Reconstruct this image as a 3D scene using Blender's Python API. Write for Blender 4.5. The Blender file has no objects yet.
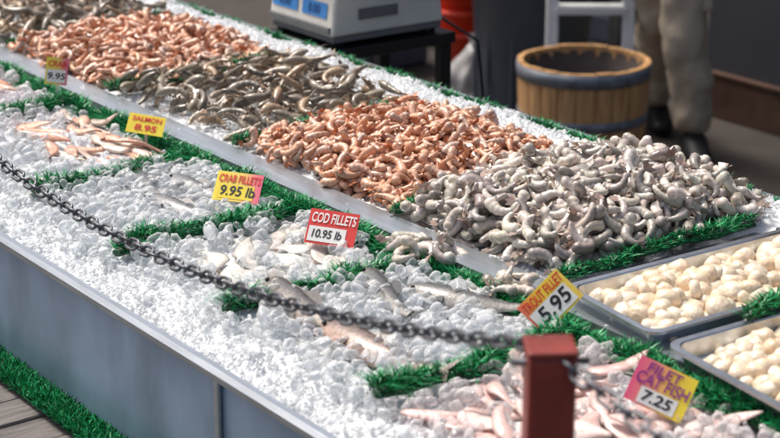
import bpy, math, random
import numpy as np
from mathutils import Vector, Matrix, noise as mn
rng=np.random.default_rng(7); random.seed(7)
scene=bpy.context.scene
COL=scene.collection
TH=math.radians(53.8)
R_=np.array([.591,.807]); D_=np.array([-.807,.591])
def G(X,Y): # view-aligned ground metres to table axes
    return (float(R_[0]*X+D_[0]*Y), float(R_[1]*X+D_[1]*Y))

# ---------------------------------------------------------------- materials
def mat(name,col=(.5,.5,.5),rough=.5,metal=0,noise_scale=0,noise_amt=.15,bump=0,bump_scale=None,attr=None,sss=0,sssr=(.02,.01,.006),trans=0,ior=1.45,coat=0,spec=.5,stretch=None,col2=None,detail=6,clear=None):
    m=bpy.data.materials.new(name); m.use_nodes=True
    n=m.node_tree; b=n.nodes['Principled BSDF']; L=n.links
    b.inputs['Base Color'].default_value=(*col,1); b.inputs['Roughness'].default_value=rough
    b.inputs['Metallic'].default_value=metal; b.inputs['IOR'].default_value=ior
    b.inputs['Transmission Weight'].default_value=trans
    b.inputs['Coat Weight'].default_value=coat; b.inputs['Coat Roughness'].default_value=.10
    b.inputs['Specular IOR Level'].default_value=spec
    if sss:
        b.inputs['Subsurface Weight'].default_value=sss
        b.inputs['Subsurface Radius'].default_value=(1,.6,.4)
        b.inputs['Subsurface Scale'].default_value=sssr[0]
    src=None
    tc=n.nodes.new('ShaderNodeTexCoord')
    vec=tc.outputs['Object']
    if stretch:
        mp=n.nodes.new('ShaderNodeMapping'); mp.inputs['Scale'].default_value=stretch
        L.new(vec,mp.inputs[0]); vec=mp.outputs[0]
    if attr:
        a=n.nodes.new('ShaderNodeAttribute'); a.attribute_name=attr; src=a.outputs['Color']
    if noise_scale:
        nz=n.nodes.new('ShaderNodeTexNoise'); nz.inputs['Scale'].default_value=noise_scale; nz.inputs['Detail'].default_value=detail
        L.new(vec,nz.inputs['Vector'])
        if col2 is not None and not attr:
            rp=n.nodes.new('ShaderNodeValToRGB'); rp.color_ramp.elements[0].position=.35; rp.color_ramp.elements[1].position=.65
            rp.color_ramp.elements[0].color=(*col,1); rp.color_ramp.elements[1].color=(*col2,1)
            L.new(nz.outputs['Fac'],rp.inputs[0]); src=rp.outputs[0]
        else:
            mr=n.nodes.new('ShaderNodeMapRange'); mr.inputs[1].default_value=.3; mr.inputs[2].default_value=.7
            mr.inputs[3].default_value=1-noise_amt; mr.inputs[4].default_value=1+noise_amt
            L.new(nz.outputs['Fac'],mr.inputs[0])
            mx=n.nodes.new('ShaderNodeVectorMath'); mx.operation='SCALE'
            if src: L.new(src,mx.inputs[0])
            else: mx.inputs[0].default_value=col
            L.new(mr.outputs[0],mx.inputs['Scale']); src=mx.outputs[0]
    if src: L.new(src,b.inputs['Base Color'])
    if bump:
        nb=n.nodes.new('ShaderNodeTexNoise'); nb.inputs['Scale'].default_value=bump_scale or 50; nb.inputs['Detail'].default_value=5
        L.new(vec,nb.inputs['Vector'])
        bp=n.nodes.new('ShaderNodeBump'); bp.inputs['Strength'].default_value=bump; bp.inputs['Distance'].default_value=.01
        L.new(nb.outputs['Fac'],bp.inputs['Height']); L.new(bp.outputs[0],b.inputs['Normal'])
    if clear:
        # clear body, frosty toward grazing edges
        lw=n.nodes.new('ShaderNodeLayerWeight'); lw.inputs[0].default_value=.5
        mr=n.nodes.new('ShaderNodeMapRange'); mr.inputs[1].default_value=.1; mr.inputs[2].default_value=.8; mr.inputs[3].default_value=clear[0]; mr.inputs[4].default_value=clear[1]
        L.new(lw.outputs['Facing'],mr.inputs[0])
        tr=n.nodes.new('ShaderNodeBsdfTransparent'); tr.inputs[0].default_value=(.96,.98,.99,1)
        mi=n.nodes.new('ShaderNodeMixShader'); L.new(mr.outputs[0],mi.inputs[0]); L.new(tr.outputs[0],mi.inputs[1]); L.new(b.outputs[0],mi.inputs[2])
        L.new(mi.outputs[0],n.nodes['Material Output'].inputs['Surface'])
    return m

M={}
M['bed']=mat('crushed_ice_bed',(.93,.95,.96),.35,noise_scale=40,noise_amt=.03,bump=.7,bump_scale=160)
M['ice']=mat('ice_chip',(.97,.98,.99),.04,attr='col',trans=.52,ior=1.31,spec=.9,clear=(.33,.95))
M['snow']=mat('ice_crush',(.93,.95,.96),.13,attr='col',trans=.2,ior=1.31,spec=.8,clear=(.6,.97))
M['shrimp']=mat('peeled_shrimp_flesh',attr='col',rough=.2,noise_scale=150,noise_amt=.16,bump=.12,bump_scale=260,sss=.4,sssr=(.007,),coat=.6,trans=.1,ior=1.38)
M['shell']=mat('shrimp_shell',attr='col',rough=.28,noise_scale=220,noise_amt=.25,bump=.15,bump_scale=300,sss=.1,sssr=(.004,),coat=.45)
M['scallop']=mat('scallop_flesh',attr='col',rough=.28,noise_scale=120,noise_amt=.12,bump=.3,bump_scale=160,sss=.3,sssr=(.008,),coat=.4)
M['fillet']=mat('fish_fillet_flesh',attr='col',rough=.25,noise_scale=60,noise_amt=.16,bump=.3,bump_scale=90,sss=.3,sssr=(.008,),coat=.5,stretch=(1,3,1))
M['fishskin']=mat('fish_skin',attr='col',rough=.28,noise_scale=150,noise_amt=.35,bump=.15,bump_scale=300,coat=.5)
M['turf']=mat('green_plastic_turf',attr='col',rough=.36,spec=.5)
M['steel']=mat('brushed_steel',(.42,.46,.50),.34,.85,noise_scale=14,noise_amt=.15,bump=.05,bump_scale=60,stretch=(.6,6,6))
M['panel']=mat('galvanised_steel',(.30,.41,.55),.33,.5,noise_scale=5,noise_amt=.32,bump=.12,bump_scale=8,stretch=(1.6,1,.7))
M['tray']=mat('stainless_tray',(.5,.52,.54),.25,.9,noise_scale=20,noise_amt=.12,bump=.08,bump_scale=30)
M['chain']=mat('chain_steel',(.14,.145,.16),.4,.75,noise_scale=200,noise_amt=.4)
M['post']=mat('red_post_paint',(.21,.032,.022),.45,noise_scale=20,noise_amt=.3,bump=.15,bump_scale=60)
M['wood']=mat('weathered_planks',(.10,.09,.085),.75,noise_scale=9,col2=(.21,.19,.18),bump=.5,bump_scale=40,stretch=(8,.8,1))
M['barrel']=mat('barrel_oak',(.42,.215,.085),.42,noise_scale=10,col2=(.64,.38,.17),bump=.3,bump_scale=30,stretch=(6,6,.6))
M['barrelin']=mat('barrel_inside',(.09,.07,.06),.8,noise_scale=20)
M['hoop']=mat('barrel_hoop_steel',(.17,.19,.22),.45,.3,noise_scale=30,noise_amt=.3)
M['floor']=mat('market_floor',(.035,.030,.027),.6,noise_scale=3,col2=(.06,.048,.04),bump=.2,bump_scale=30)
M['wall']=mat('painted_wall',(.05,.053,.066),.7,noise_scale=2,noise_amt=.12,bump=.1,bump_scale=60)
M['dark']=mat('shade_dark_wall',(.018,.017,.02),.8,noise_scale=3,noise_amt=.2)  # indoor shade of the background is put into these dark wall and floor colours
M['base']=mat('wood_baseboard',(.085,.045,.03),.55,noise_scale=12,noise_amt=.3)
M['white']=mat('white_paint',(.72,.73,.72),.4,noise_scale=20,noise_amt=.08)
M['scalewhite']=mat('scale_plastic',(.70,.68,.62),.4,noise_scale=20,noise_amt=.04)
M['grey']=mat('grey_plastic',(.16,.165,.17),.45,noise_scale=30,noise_amt=.1)
M['black']=mat('black_plastic',(.015,.015,.016),.4,noise_scale=30,noise_amt=.1)
M['lcd']=mat('blue_display',(.06,.25,.62),.2,noise_scale=10,noise_amt=.05)
M['lcdtxt']=mat('display_ink',(.01,.03,.12),.3,noise_scale=10,noise_amt=.05)
M['can']=mat('trash_can_plastic',(.065,.08,.105),.45,noise_scale=8,noise_amt=.12)
M['redp']=mat('red_plastic',(.66,.05,.02),.35,noise_scale=10,noise_amt=.12)
M['bag']=mat('plastic_bag',(.50,.49,.48),.25,noise_scale=8,noise_amt=.2,bump=.6,bump_scale=15,clear=(.6,.95))
M['khaki']=mat('khaki_cotton',(.42,.35,.26),.85,noise_scale=7,noise_amt=.2,bump=.8,bump_scale=9)
M['shirt']=mat('shirt_cotton',(.05,.06,.08),.85,noise_scale=7,noise_amt=.15,bump=.3,bump_scale=12)
M['skin']=mat('skin',(.45,.27,.2),.5,noise_scale=20,noise_amt=.06,sss=.15)
M['hair']=mat('hair',(.03,.02,.015),.6,noise_scale=60,noise_amt=.3)
M['shoe']=mat('shoe_leather',(.012,.012,.014),.5,noise_scale=20,noise_amt=.2)
M['redink']=mat('red_ink',(.62,.03,.03),.5,noise_scale=60,noise_amt=.1)
M['redcard']=mat('red_card',(.62,.045,.04),.45,noise_scale=40,noise_amt=.08)
M['whitecard']=mat('white_card',(.75,.74,.70),.45,noise_scale=40,noise_amt=.04)
M['yellowcard']=mat('yellow_card',(.80,.62,.05),.45,noise_scale=40,noise_amt=.05)
M['ink']=mat('black_ink',(.02,.018,.02),.5,noise_scale=40,noise_amt=.1)
M['purple']=mat('purple_ink',(.25,.03,.22),.5,noise_scale=40,noise_amt=.1)
M['whiteink']=mat('white_ink',(.8,.78,.75),.5,noise_scale=40,noise_amt=.04)

def gradmat(name,stops):
    m=bpy.data.materials.new(name); m.use_nodes=True; n=m.node_tree; L=n.links
    b=n.nodes['Principled BSDF']; b.inputs['Roughness'].default_value=.4
    tc=n.nodes.new('ShaderNodeTexCoord'); sx=n.nodes.new('ShaderNodeSeparateXYZ'); L.new(tc.outputs['Generated'],sx.inputs[0])
    rp=n.nodes.new('ShaderNodeValToRGB'); e=rp.color_ramp.elements
    e[0].position=stops[0][0]; e[0].color=(*stops[0][1],1); e[1].position=stops[-1][0]; e[1].color=(*stops[-1][1],1)
    for p,c in stops[1:-1]:
        q=e.new(p); q.color=(*c,1)
    L.new(sx.outputs['X'],rp.inputs[0]); L.new(rp.outputs[0],b.inputs['Base Color'])
    return m
M['grad_yp']=gradmat('yellow_pink_card',[(0,(.85,.68,.06)),(.55,(.82,.6,.12)),(.8,(.80,.25,.2)),(1,(.75,.12,.22))])
M['grad_py']=gradmat('pink_yellow_card',[(0,(.78,.10,.22)),(.35,(.80,.28,.2)),(.65,(.84,.55,.06)),(1,(.85,.68,.05))])
M['grad_py2']=gradmat('orange_yellow_card',[(0,(.80,.16,.10)),(.25,(.84,.42,.05)),(.6,(.85,.65,.05)),(1,(.84,.6,.1))])

# ---------------------------------------------------------------- mesh helpers
def link(o,parent=None,m=None):
    COL.objects.link(o)
    if parent is not None: o.parent=parent
    if m is not None: o.data.materials.append(m)
    return o
def mesh(name,v,f,m=None,parent=None,smooth=False,loc=(0,0,0)):
    me=bpy.data.meshes.new(name); me.from_pydata([tuple(map(float,p)) for p in v],[],[tuple(map(int,q)) for q in f]); me.update()
    if smooth: me.polygons.foreach_set('use_smooth',[True]*len(me.polygons))
    o=bpy.data.objects.new(name,me); o.location=loc
    return link(o,parent,m)
def trimesh(name,V,T,Cc,m,parent=None,smooth=True):
    me=bpy.data.meshes.new(name); me.vertices.add(len(V)); me.vertices.foreach_set('co',V.astype(np.float32).ravel())
    nt=len(T); me.loops.add(nt*3); me.loops.foreach_set('vertex_index',T.astype(np.int32).ravel())
    me.polygons.add(nt); me.polygons.foreach_set('loop_start',np.arange(0,nt*3,3,dtype=np.int32))
    me.polygons.foreach_set('use_smooth',np.full(nt,smooth))
    me.update(calc_edges=True)
    if Cc is not None:
        a=me.color_attributes.new('col','FLOAT_COLOR','POINT')
        c4=np.ones((len(V),4),np.float32); c4[:,:3]=Cc; a.data.foreach_set('color',c4.ravel())
    me.validate()
    o=bpy.data.objects.new(name,me)
    return link(o,parent,m)
class Batch:
    def __init__(s): s.V=[];s.T=[];s.C=[];s.n=0
    def add(s,V,T,C):
        s.V.append(V);s.T.append(T+s.n);s.C.append(np.broadcast_to(C,V.shape));s.n+=len(V)
    def build(s,name,m,parent=None,smooth=True):
        return trimesh(name,np.concatenate(s.V),np.concatenate(s.T),np.concatenate(s.C),m,parent,smooth)
def empty(name,loc=(0,0,0),rz=0):
    e=bpy.data.objects.new(name,None); e.location=loc; e.rotation_euler=(0,0,rz); e.empty_display_size=.1; COL.objects.link(e); return e
def box(name,x0,x1,y0,y1,z0,z1,m,parent=None,bev=.003):
    v=[(x,y,z) for z in (z0,z1) for y in (y0,y1) for x in (x0,x1)]
    f=[(0,2,3,1),(4,5,7,6),(0,1,5,4),(2,6,7,3),(0,4,6,2),(1,3,7,5)]
    o=mesh(name,v,f,m,parent)
    if bev:
        b=o.modifiers.new('b','BEVEL'); b.width=bev; b.segments=2
    return o
def lathe(name,prof,n,m,parent=None,loc=(0,0,0),smooth=True):
    v=[];f=[]
    for r,z in prof:
        for i in range(n):
            a=2*math.pi*i/n; v.append((r*math.cos(a),r*math.sin(a),z))
    for j in range(len(prof)-1):
        for i in range(n):
            k=(i+1)%n; f.append((j*n+i,j*n+k,(j+1)*n+k,(j+1)*n+i))
    return mesh(name,v,f,m,parent,smooth,loc)
def tube(pts,rad,n=6):
    pts=np.array(pts,float); k=len(pts); rad=np.broadcast_to(rad,(k,))
    tan=np.gradient(pts,axis=0); tan/=np.linalg.norm(tan,axis=1)[:,None]+1e-9
    up=np.array([0,0,1.]); V=[];
    for i in range(k):
        a=np.cross(tan[i],up); 
        if np.linalg.norm(a)<.05: a=np.cross(tan[i],[0,1,0])
        a/=np.linalg.norm(a); b=np.cross(a,tan[i])
        for j in range(n):
            q=2*math.pi*j/n; V.append(pts[i]+rad[i]*(math.cos(q)*a+math.sin(q)*b))
    T=[]
    for i in range(k-1):
        for j in range(n):
            jj=(j+1)%n; T+= [(i*n+j,(i+1)*n+jj,i*n+jj),(i*n+j,(i+1)*n+j,(i+1)*n+jj)]
    for j in range(1,n-1): T.append((0,j,j+1)); e=(k-1)*n; T.append((e,e+j+1,e+j))
    return np.array(V),np.array(T)
def rot(yaw,sl=0,sc=0,roll=0):
    cz,sz=math.cos(yaw),math.sin(yaw)
    Rz=np.array([[cz,-sz,0],[sz,cz,0],[0,0,1]])
    nrm=np.array([-sl,-sc,1.]); nrm/=np.linalg.norm(nrm)
    x=np.array([1,0,0])-nrm*nrm[0]; x/=np.linalg.norm(x); y=np.cross(nrm,x)
    Rt=np.stack([x,y,nrm],1)
    cr,sr=math.cos(roll),math.sin(roll)
    Rx=np.array([[1,0,0],[0,cr,-sr],[0,sr,cr]])
    return Rt@Rz@Rx

# ---------------------------------------------------------------- height field of the display
S0,S1,C0,C1=-5.6,-.9,1.16,2.3; DS=.005
BACK=2.262
NS,NC=int((S1-S0)/DS),int((C1-C0)/DS)
sg=S0+(np.arange(NS)+.5)*DS; cg=C0+(np.arange(NC)+.5)*DS
SS,CC=np.meshgrid(sg,cg,indexing='ij')
def sm(x): x=np.clip(x,0,1); return x*x*(3-2*x)
def wav(s,c,k,ph): return np.sin(s*k+ph+1.7*np.sin(c*k*.7+ph))*np.sin(c*k*1.3+ph*2)
nzf=.006*wav(SS,CC,19,0)+.004*wav(SS,CC,41,1.3)+.0022*wav(SS,CC,97,2.1)
low=.893+.030*sm((CC-1.185)/.10)+nzf
low+= .016*sm((-2.75-SS)/.5)*sm((CC-1.2)/.1)
up=.942+.023*sm((CC-2.08)/.10)-.020*sm((CC-2.21)/.05)+nzf*.8
H=np.where(CC<1.635,low,np.where(CC<1.685,.948,up))
H0=H.copy()
def hidx(s,c): 
    return min(max(int((s-S0)/DS),0),NS-1),min(max(int((c-C0)/DS),0),NC-1)
def hat(s,c): i,j=hidx(s,c); return H[i,j]
def drop(s,c,a,b,th,yaw,sink=.35,fill=.85):
    ca,sa=math.cos(yaw),math.sin(yaw)
    h0=hat(s,c);h1=hat(s+ca*a*.7,c+sa*a*.7);h2=hat(s-ca*a*.7,c-sa*a*.7);h3=hat(s-sa*b*.7,c+ca*b*.7);h4=hat(s+sa*b*.7,c-ca*b*.7)
    hs=[h0,h1,h2,h3,h4]; z=.3*max(hs)+.7*sum(hs)/5
    ga=max(-.5,min(.5,(h1-h2)/(1.4*a))); gb=max(-.5,min(.5,(h3-h4)/(1.4*b)))
    sl=ga*ca-gb*sa; sc=ga*sa+gb*ca
    zc=z+th*(.5-sink)
    r=max(a,b); i0,j0=hidx(s-r,c-r); i1,j1=hidx(s+r,c+r); 
    ls=sg[i0:i1+1,None]-s; lc=cg[None,j0:j1+1]-c
    u=(ls*ca+lc*sa)/a; v=(-ls*sa+lc*ca)/b; q=u*u+v*v
    hh=zc+th*.5*fill*np.sqrt(np.clip(1-q,0,1))+ls*sl+lc*sc
    sub=H[i0:i1+1,j0:j1+1]; np.copyto(sub,np.where(q<1,np.maximum(sub,hh),sub))
    return zc,sl,sc

# ---------------------------------------------------------------- item templates
def ico(sub):
    import bmesh
    bm=bmesh.new(); bmesh.ops.create_icosphere(bm,subdivisions=sub,radius=1); bmesh.ops.triangulate(bm,faces=bm.faces)
    V=np.array([v.co[:] for v in bm.verts]); T=np.array([[v.index for v in f.verts] for f in bm.faces]); bm.free(); return V,T
I1=ico(1); I2=ico(2)
def chunk_tpl():
    V,T=I2; p=4.5
    n=(np.abs(V)**p).sum(1)**(1/p); W=V/n[:,None]*.9
    W=W*np.array([1,rng.uniform(.55,.95),rng.uniform(.4,.8)])
    for _ in range(3):
        d=rng.normal(size=3); d/=np.linalg.norm(d); k=rng.uniform(.35,.6)
        ex=np.clip(W@d-k,0,None); W=W-ex[:,None]*d*.85
    q=np.exp(-((W[:,0]/.45)**2+(W[:,1]/.45)**2)); W[:,2]-=.4*rng.random()*q*np.sign(W[:,2])
    W[:,2]+=.3*rng.uniform(-1,1)*W[:,0]**2
    return W,T
CH=[chunk_tpl() for _ in range(14)]
def crush_tpl():
    V,T=I1; W=V*np.array([1,rng.uniform(.5,.9),rng.uniform(.4,.8)])*(1+rng.normal(size=(len(V),1))*.2); return W,T
CR=[crush_tpl() for _ in range(8)]

def shrimp_tpl(L,R,curl,n=20,m=8,tail=True,head=False,legs=True,flat=.8,taper=.62,ridge=.10,k0=.75):
    t=np.linspace(0,1,n); kap=curl*(k0+2*(1-k0)*t); th=np.concatenate([[0],np.cumsum((kap[1:]+kap[:-1])/2*np.diff(t))])
    dx=np.cos(th);dy=np.sin(th)
    x=np.concatenate([[0],np.cumsum((dx[1:]+dx[:-1])/2/(n-1))])*L; y=np.concatenate([[0],np.cumsum((dy[1:]+dy[:-1])/2/(n-1))])*L
    r=R*(1-taper*t**1.3)*(np.clip(t/.10,0,1)**.5*.4+.6)*(1+ridge*(((t*6.33)%1)-.5)*2)
    if head: r=R*np.interp(t,[0,.06,.18,.34,.4,.6,1],[.18,.5,.95,1.05,.9,.8,.35])*(1+ridge*(((t*7)%1)-.5)*2*(t>.38))
    V=[];w=[];dv=[]
    for i in range(n):
        nx,ny=-dy[i],dx[i]
        for j in range(m):
            a=2*math.pi*j/m
            V.append((x[i]+nx*r[i]*math.cos(a),y[i]+ny*r[i]*math.cos(a),r[i]*flat*math.sin(a))); w.append(t[i]); dv.append(-math.cos(a))
    T=[]
    for i in range(n-1):
        for j in range(m):
            k=(j+1)%m; T+=[(i*m+j,i*m+k,(i+1)*m+k),(i*m+j,(i+1)*m+k,(i+1)*m+j)]
    for j in range(1,m-1): T.append((0,j+1,j)); e=(n-1)*m; T.append((e,e+j,e+j+1))
    def leaf(p,d,l,wd,tw,z=0.):
        b=len(V); px,py=-d[1],d[0]
        for q in [(0,0),(l*.5,wd),(l,wd*.35),(l*.5,-wd)]:
            V.append((p[0]+d[0]*q[0]+px*q[1],p[1]+d[1]*q[0]+py*q[1],z+tw*q[0])); w.append(1.15); dv.append(0)
        T.append((b,b+1,b+2)); T.append((b,b+2,b+3))
    if tail:
        for da in (-.5,0,.5):
            a=th[-1]+da; leaf((x[-1]-dx[-1]*R*.2,y[-1]-dy[-1]*R*.2),(math.cos(a),math.sin(a)),R*1.8,R*.5,da*.7)
    if legs:
        for q in np.linspace(.2,.8,6 if not head else 8):
            i=int(q*(n-1)); nx,ny=-dy[i],dx[i]
            leaf((x[i]+nx*r[i]*.7,y[i]+ny*r[i]*.7),(nx*.8+dx[i]*.5,ny*.8+dy[i]*.5),R*(.8 if not head else 1.5),R*.14,rng.uniform(-.4,.4))
    if head:
        for k in range(5):
            d=(-math.cos(rng.uniform(-.7,.7)),math.sin(rng.uniform(-.7,.7))); leaf((0,0),d,R*rng.uniform(2,5),R*.06,rng.uniform(-.1,.5))
        leaf((0,-R*.3),(-1,.05),R*1.8,R*.14,.1)
    V=np.array(V); V-=np.array([x.mean(),y.mean(),0])
    return V,np.array(T),np.array(w),np.array(dv)

def pile(name,tpls,colf,material,poly,N,sc_rng,top,base,dome=.75,parent=None,tilt=.25,align=None,lump=.006,xf=None):
    B=Batch(); s0,s1,c0,c1=poly; k=0; tries=0
    while k<N and tries<N*5:
        tries+=1; best=None
        for _ in range(5):
            u,v=rng.random(),rng.random(); bz=base
            if xf: s,c,bz=xf(u,v)
            else:
                edge=.014*math.sin(u*17+s0*9)+.012*math.sin(v*23+c0)
                s=s0+(s1-s0)*u+(edge if .15<v<.85 else -edge); c=c0+(c1-c0)*v+edge*.8
            pu,pv=1-abs(2*u-1)**2.4,1-abs(2*v-1)**2.4
            tgt=bz+top*((1-dome)+dome*min(1,1.15*(pu*pv)**.6))+lump*math.sin(s*37+c*11)*math.sin(c*31)
            room=tgt-hat(s,c)
            if best is None or room>best[0]: best=(room,s,c)
        room,s,c=best
        if room<-.001: continue
        V,T,w,dv=tpls[rng.integers(len(tpls))]; sc=rng.uniform(*sc_rng)
        ext=np.abs(V).max(0)*sc
        yaw=rng.uniform(0,2*math.pi) if align is None else align+rng.normal()*.55+(math.pi if rng.random()<.5 else 0)
        z,sl,scp=drop(s,c,ext[0]*.85,ext[1]*.85,2*ext[2],yaw,.42,.8)
        Rm=rot(yaw,sl+rng.normal()*tilt,scp+rng.normal()*tilt,(math.pi if rng.random()<.5 else 0)+rng.normal()*tilt)
        B.add(V*sc@Rm.T+np.array([s,c,z+rng.uniform(0,.002)]),T,colf(w,dv)); k+=1
    print(name,k)
    return B.build(name,material,parent)

# ---- colour functions (base colours, per piece)
def col_white(w,dv):
    b=np.array([.79,.71,.62])*rng.uniform(.72,1.10)+rng.normal(size=3)*.015
    g=np.array([.42,.40,.38]); f=(.1+.55*rng.random())*sm((w-.15)/.85)
    c=b[None]*(1-f[:,None])+g*f[:,None]
    c=np.where((w>1.1)[:,None],np.array([.38,.28,.23])*rng.uniform(.6,1.5),c)
    if rng.random()<.38: c=np.where(((dv>.6)&(w<.85)&(w>.05))[:,None],c*.45,c)
    if rng.random()<.15: c=c*np.array([.62,.62,.62])
    rid=((w*6.33)%1<.2)&(w<1.05); c=np.where(rid[:,None],c*.74,c)
    return np.clip(c,.02,.92)
def col_orange(w,dv):
    b=np.array([.76,.38,.22])*rng.uniform(.74,1.15); p=np.array([.84,.63,.49])*rng.uniform(.85,1.08)
    f=(.5+.5*np.sin(w*40))*.95*rng.random(); c=b[None]*(1-f[:,None])+p*f[:,None]
    c=c*(1-.2*np.clip(dv,0,1))[:,None]
    if rng.random()<.22: c=c*np.array([.74,.80,.88])+.05
    c=np.where((w>1.1)[:,None],np.array([.55,.21,.10])*rng.uniform(.6,1.2),c)
    rid=((w*6.33)%1<.2)&(w<1.05); c=np.where(rid[:,None],c*.75,c)
    return np.clip(c,.02,.92)
def col_grey(w,dv):
    b=np.array([.26,.215,.155])*rng.uniform(.55,1.45); p=np.array([.40,.35,.28])
    f=(.5+.5*np.sin(w*44))*.5; c=b[None]*(1-f[:,None])+p*f[:,None]*rng.uniform(.7,1)
    c=c*(1-.35*np.clip(dv,0,1))[:,None]
    if rng.random()<.2: c=c+np.array([.14,.06,.01])
    c=np.where((w>1.1)[:,None],np.array([.20,.13,.08])*rng.uniform(.6,1.8),c)
    rid=((w*7)%1<.2)&(w<1.05)&(w>.38); c=np.where(rid[:,None],c*.62,c)
    return np.clip(c,.01,.9)

# ================================================================ THE STALL
stall=empty('market_display_table')
def prism(name,prof,s0,s1,m,parent):
    n=len(prof); v=[(s0,c,z) for c,z in prof]+[(s1,c,z) for c,z in prof]
    f=[(i,(i+1)%n,n+(i+1)%n,n+i) for i in range(n)]+[tuple(range(n-1,-1,-1)),tuple(range(n,2*n))]
    return mesh(name,v,f,m,parent)
E0,E1=-5.55,-.95
prism('front_panel',[(1.178,.685),(1.184,.685),(1.187,.893),(1.181,.893)],E0,E1,M['panel'],stall)
o=prism('front_rim',[(1.170,.889),(1.190,.889),(1.192,.899),(1.186,.905),(1.176,.905),(1.169,.899)],E0,E1,M['steel'],stall)
prism('ledge',[(1.628,.87),(1.632,.87),(1.640,.944),(1.690,.948),(1.690,.953),(1.636,.950)],E0,E1,M['steel'],stall)
prism('tray_shelf',[(1.690,.944),(2.25,.944),(2.25,.949),(1.690,.949)],-1.89,E1,M['steel'],stall)
prism('tub_bottom',[(1.186,.80),(BACK+.008,.80),(BACK+.008,.82),(1.186,.82)],E0,E1,M['steel'],stall)
prism('back_rim',[(BACK,.822),(BACK+.013,.822),(BACK+.013,.955),(BACK,.955)],E0,E1,M['steel'],stall)
for s in (-5.3,-4.2,-3.1,-2.0,-1.1):
    box('leg',s-.025,s+.025,2.18,2.23,0,.80,M['steel'],stall)
for s in (-5.1,-4.0,-2.98,-2.02,-1.2):
    box('panel_seam',s,s+.012,1.172,1.179,.69,.888,M['steel'],stall,.002)
plat=empty('plank_platform')
s=E0
while s<-.6:
    w=.088+random.uniform(-.004,.004); dz=random.uniform(-.003,.003)
    box('plank',s,s+w-.006,.25,1.165+random.uniform(-.002,.002),.645+dz,.672+dz,M['wood'],plat,.003); s+=w
box('plank_joist',E0,-.65,.4,.45,.55,.64,M['wood'],plat); box('plank_joist',E0,-.65,1.0,1.05,.55,.64,M['wood'],plat)
for s in (-5.3,-3.9,-2.5,-1.0):
    for c in (.42,1.03): box('plank_post',s,s+.08,c-.04,c+.04,0,.55,M['wood'],plat)

# ---- turf
def turf_strip(B,p0,p1,z0,z1,width,hgt,dens,wob=.004,dome=True):
    p0=np.array(p0);p1=np.array(p1);L=np.linalg.norm(p1-p0); n=int(L*dens); d=(p1-p0)/L; nrm=np.array([-d[1],d[0]])
    t=rng.random(n); off=rng.uniform(-1,1,n); ph=rng.uniform(0,6)
    cx=p0[0]+(p1-p0)[0]*t; cy=p0[1]+(p1-p0)[1]*t
    wobv=wob*np.sin(t*L*25+ph)+wob*.6*np.sin(t*L*61+ph*2)
    cx=cx+nrm[0]*(off*width*.5+wobv); cy=cy+nrm[1]*(off*width*.5+wobv)
    zz=z0+(z1-z0)*t+.012*(1-off**2)*dome+rng.uniform(-.003,.004,n)
    lean=rng.normal(size=(n,2))*(.75 if dome else .4)+off[:,None]*nrm[None]*(1.0 if dome else .15)
    h=hgt*rng.uniform(.5,1.35,n)*(1+.3*np.sin(t*L*38+ph)*dome)
    D=np.stack([lean[:,0],lean[:,1],np.ones(n)],1); D/=np.linalg.norm(D,axis=1)[:,None]
    P=np.stack([cx,cy,zz],1); a=rng.uniform(0,math.pi,n); W=np.stack([np.cos(a),np.sin(a),0*a],1)*.0013
    mid=P+D*(h*.55)[:,None]; tip=P+D*h[:,None]+np.stack([lean[:,0],lean[:,1],-.3*np.ones(n)],1)*(h*.3)[:,None]
    V=np.stack([P-W,P+W,mid+W*.9,mid-W*.9,tip],1).reshape(-1,3)
    b=np.arange(n)*5
    T=np.concatenate([np.stack([b,b+1,b+2],1),np.stack([b,b+2,b+3],1),np.stack([b+3,b+2,b+4],1)])
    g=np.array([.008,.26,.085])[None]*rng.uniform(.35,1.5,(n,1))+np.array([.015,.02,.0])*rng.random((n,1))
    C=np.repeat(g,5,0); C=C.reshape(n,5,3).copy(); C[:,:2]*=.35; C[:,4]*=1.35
    B.add(V,T,C.reshape(-1,3))
    m=max(2,int(L/.02)); tt=np.linspace(0,1,m); w2=wob*np.sin(tt*L*25+ph)+wob*.6*np.sin(tt*L*61+ph*2)
    pts=np.stack([p0[0]+(p1-p0)[0]*tt+nrm[0]*w2,p0[1]+(p1-p0)[1]*tt+nrm[1]*w2,z0+(z1-z0)*tt+.002],1)
    if dome:
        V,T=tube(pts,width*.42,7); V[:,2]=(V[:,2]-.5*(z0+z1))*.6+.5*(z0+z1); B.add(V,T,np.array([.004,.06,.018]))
    else:
        V=[];T=[]
        for k in range(m):
            for q in (-1,1): V.append((pts[k,0]+nrm[0]*q*width*.52,pts[k,1]+nrm[1]*q*width*.52,z0+.001))
        for k in range(m-1): T+=[(2*k,2*k+2,2*k+1),(2*k+1,2*k+2,2*k+3)]
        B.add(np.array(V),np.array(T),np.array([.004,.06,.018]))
TB=Batch()
UPD=(-4.3,-3.80,-3.29,-2.80,-2.305,-1.895); LOD=(-4.3,-3.78,-3.28,-2.82,-2.44,-2.11,-1.735)
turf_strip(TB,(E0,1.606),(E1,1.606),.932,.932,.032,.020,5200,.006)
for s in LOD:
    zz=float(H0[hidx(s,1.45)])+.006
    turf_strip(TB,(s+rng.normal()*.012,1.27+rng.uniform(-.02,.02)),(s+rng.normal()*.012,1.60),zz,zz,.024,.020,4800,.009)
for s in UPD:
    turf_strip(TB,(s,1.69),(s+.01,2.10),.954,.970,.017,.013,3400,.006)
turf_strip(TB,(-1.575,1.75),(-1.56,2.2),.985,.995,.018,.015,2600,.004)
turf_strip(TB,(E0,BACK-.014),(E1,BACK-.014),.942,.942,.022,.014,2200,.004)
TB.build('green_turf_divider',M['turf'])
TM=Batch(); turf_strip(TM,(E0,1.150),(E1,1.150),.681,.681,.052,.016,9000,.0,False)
TM.build('green_turf_mat',M['turf'])
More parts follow.
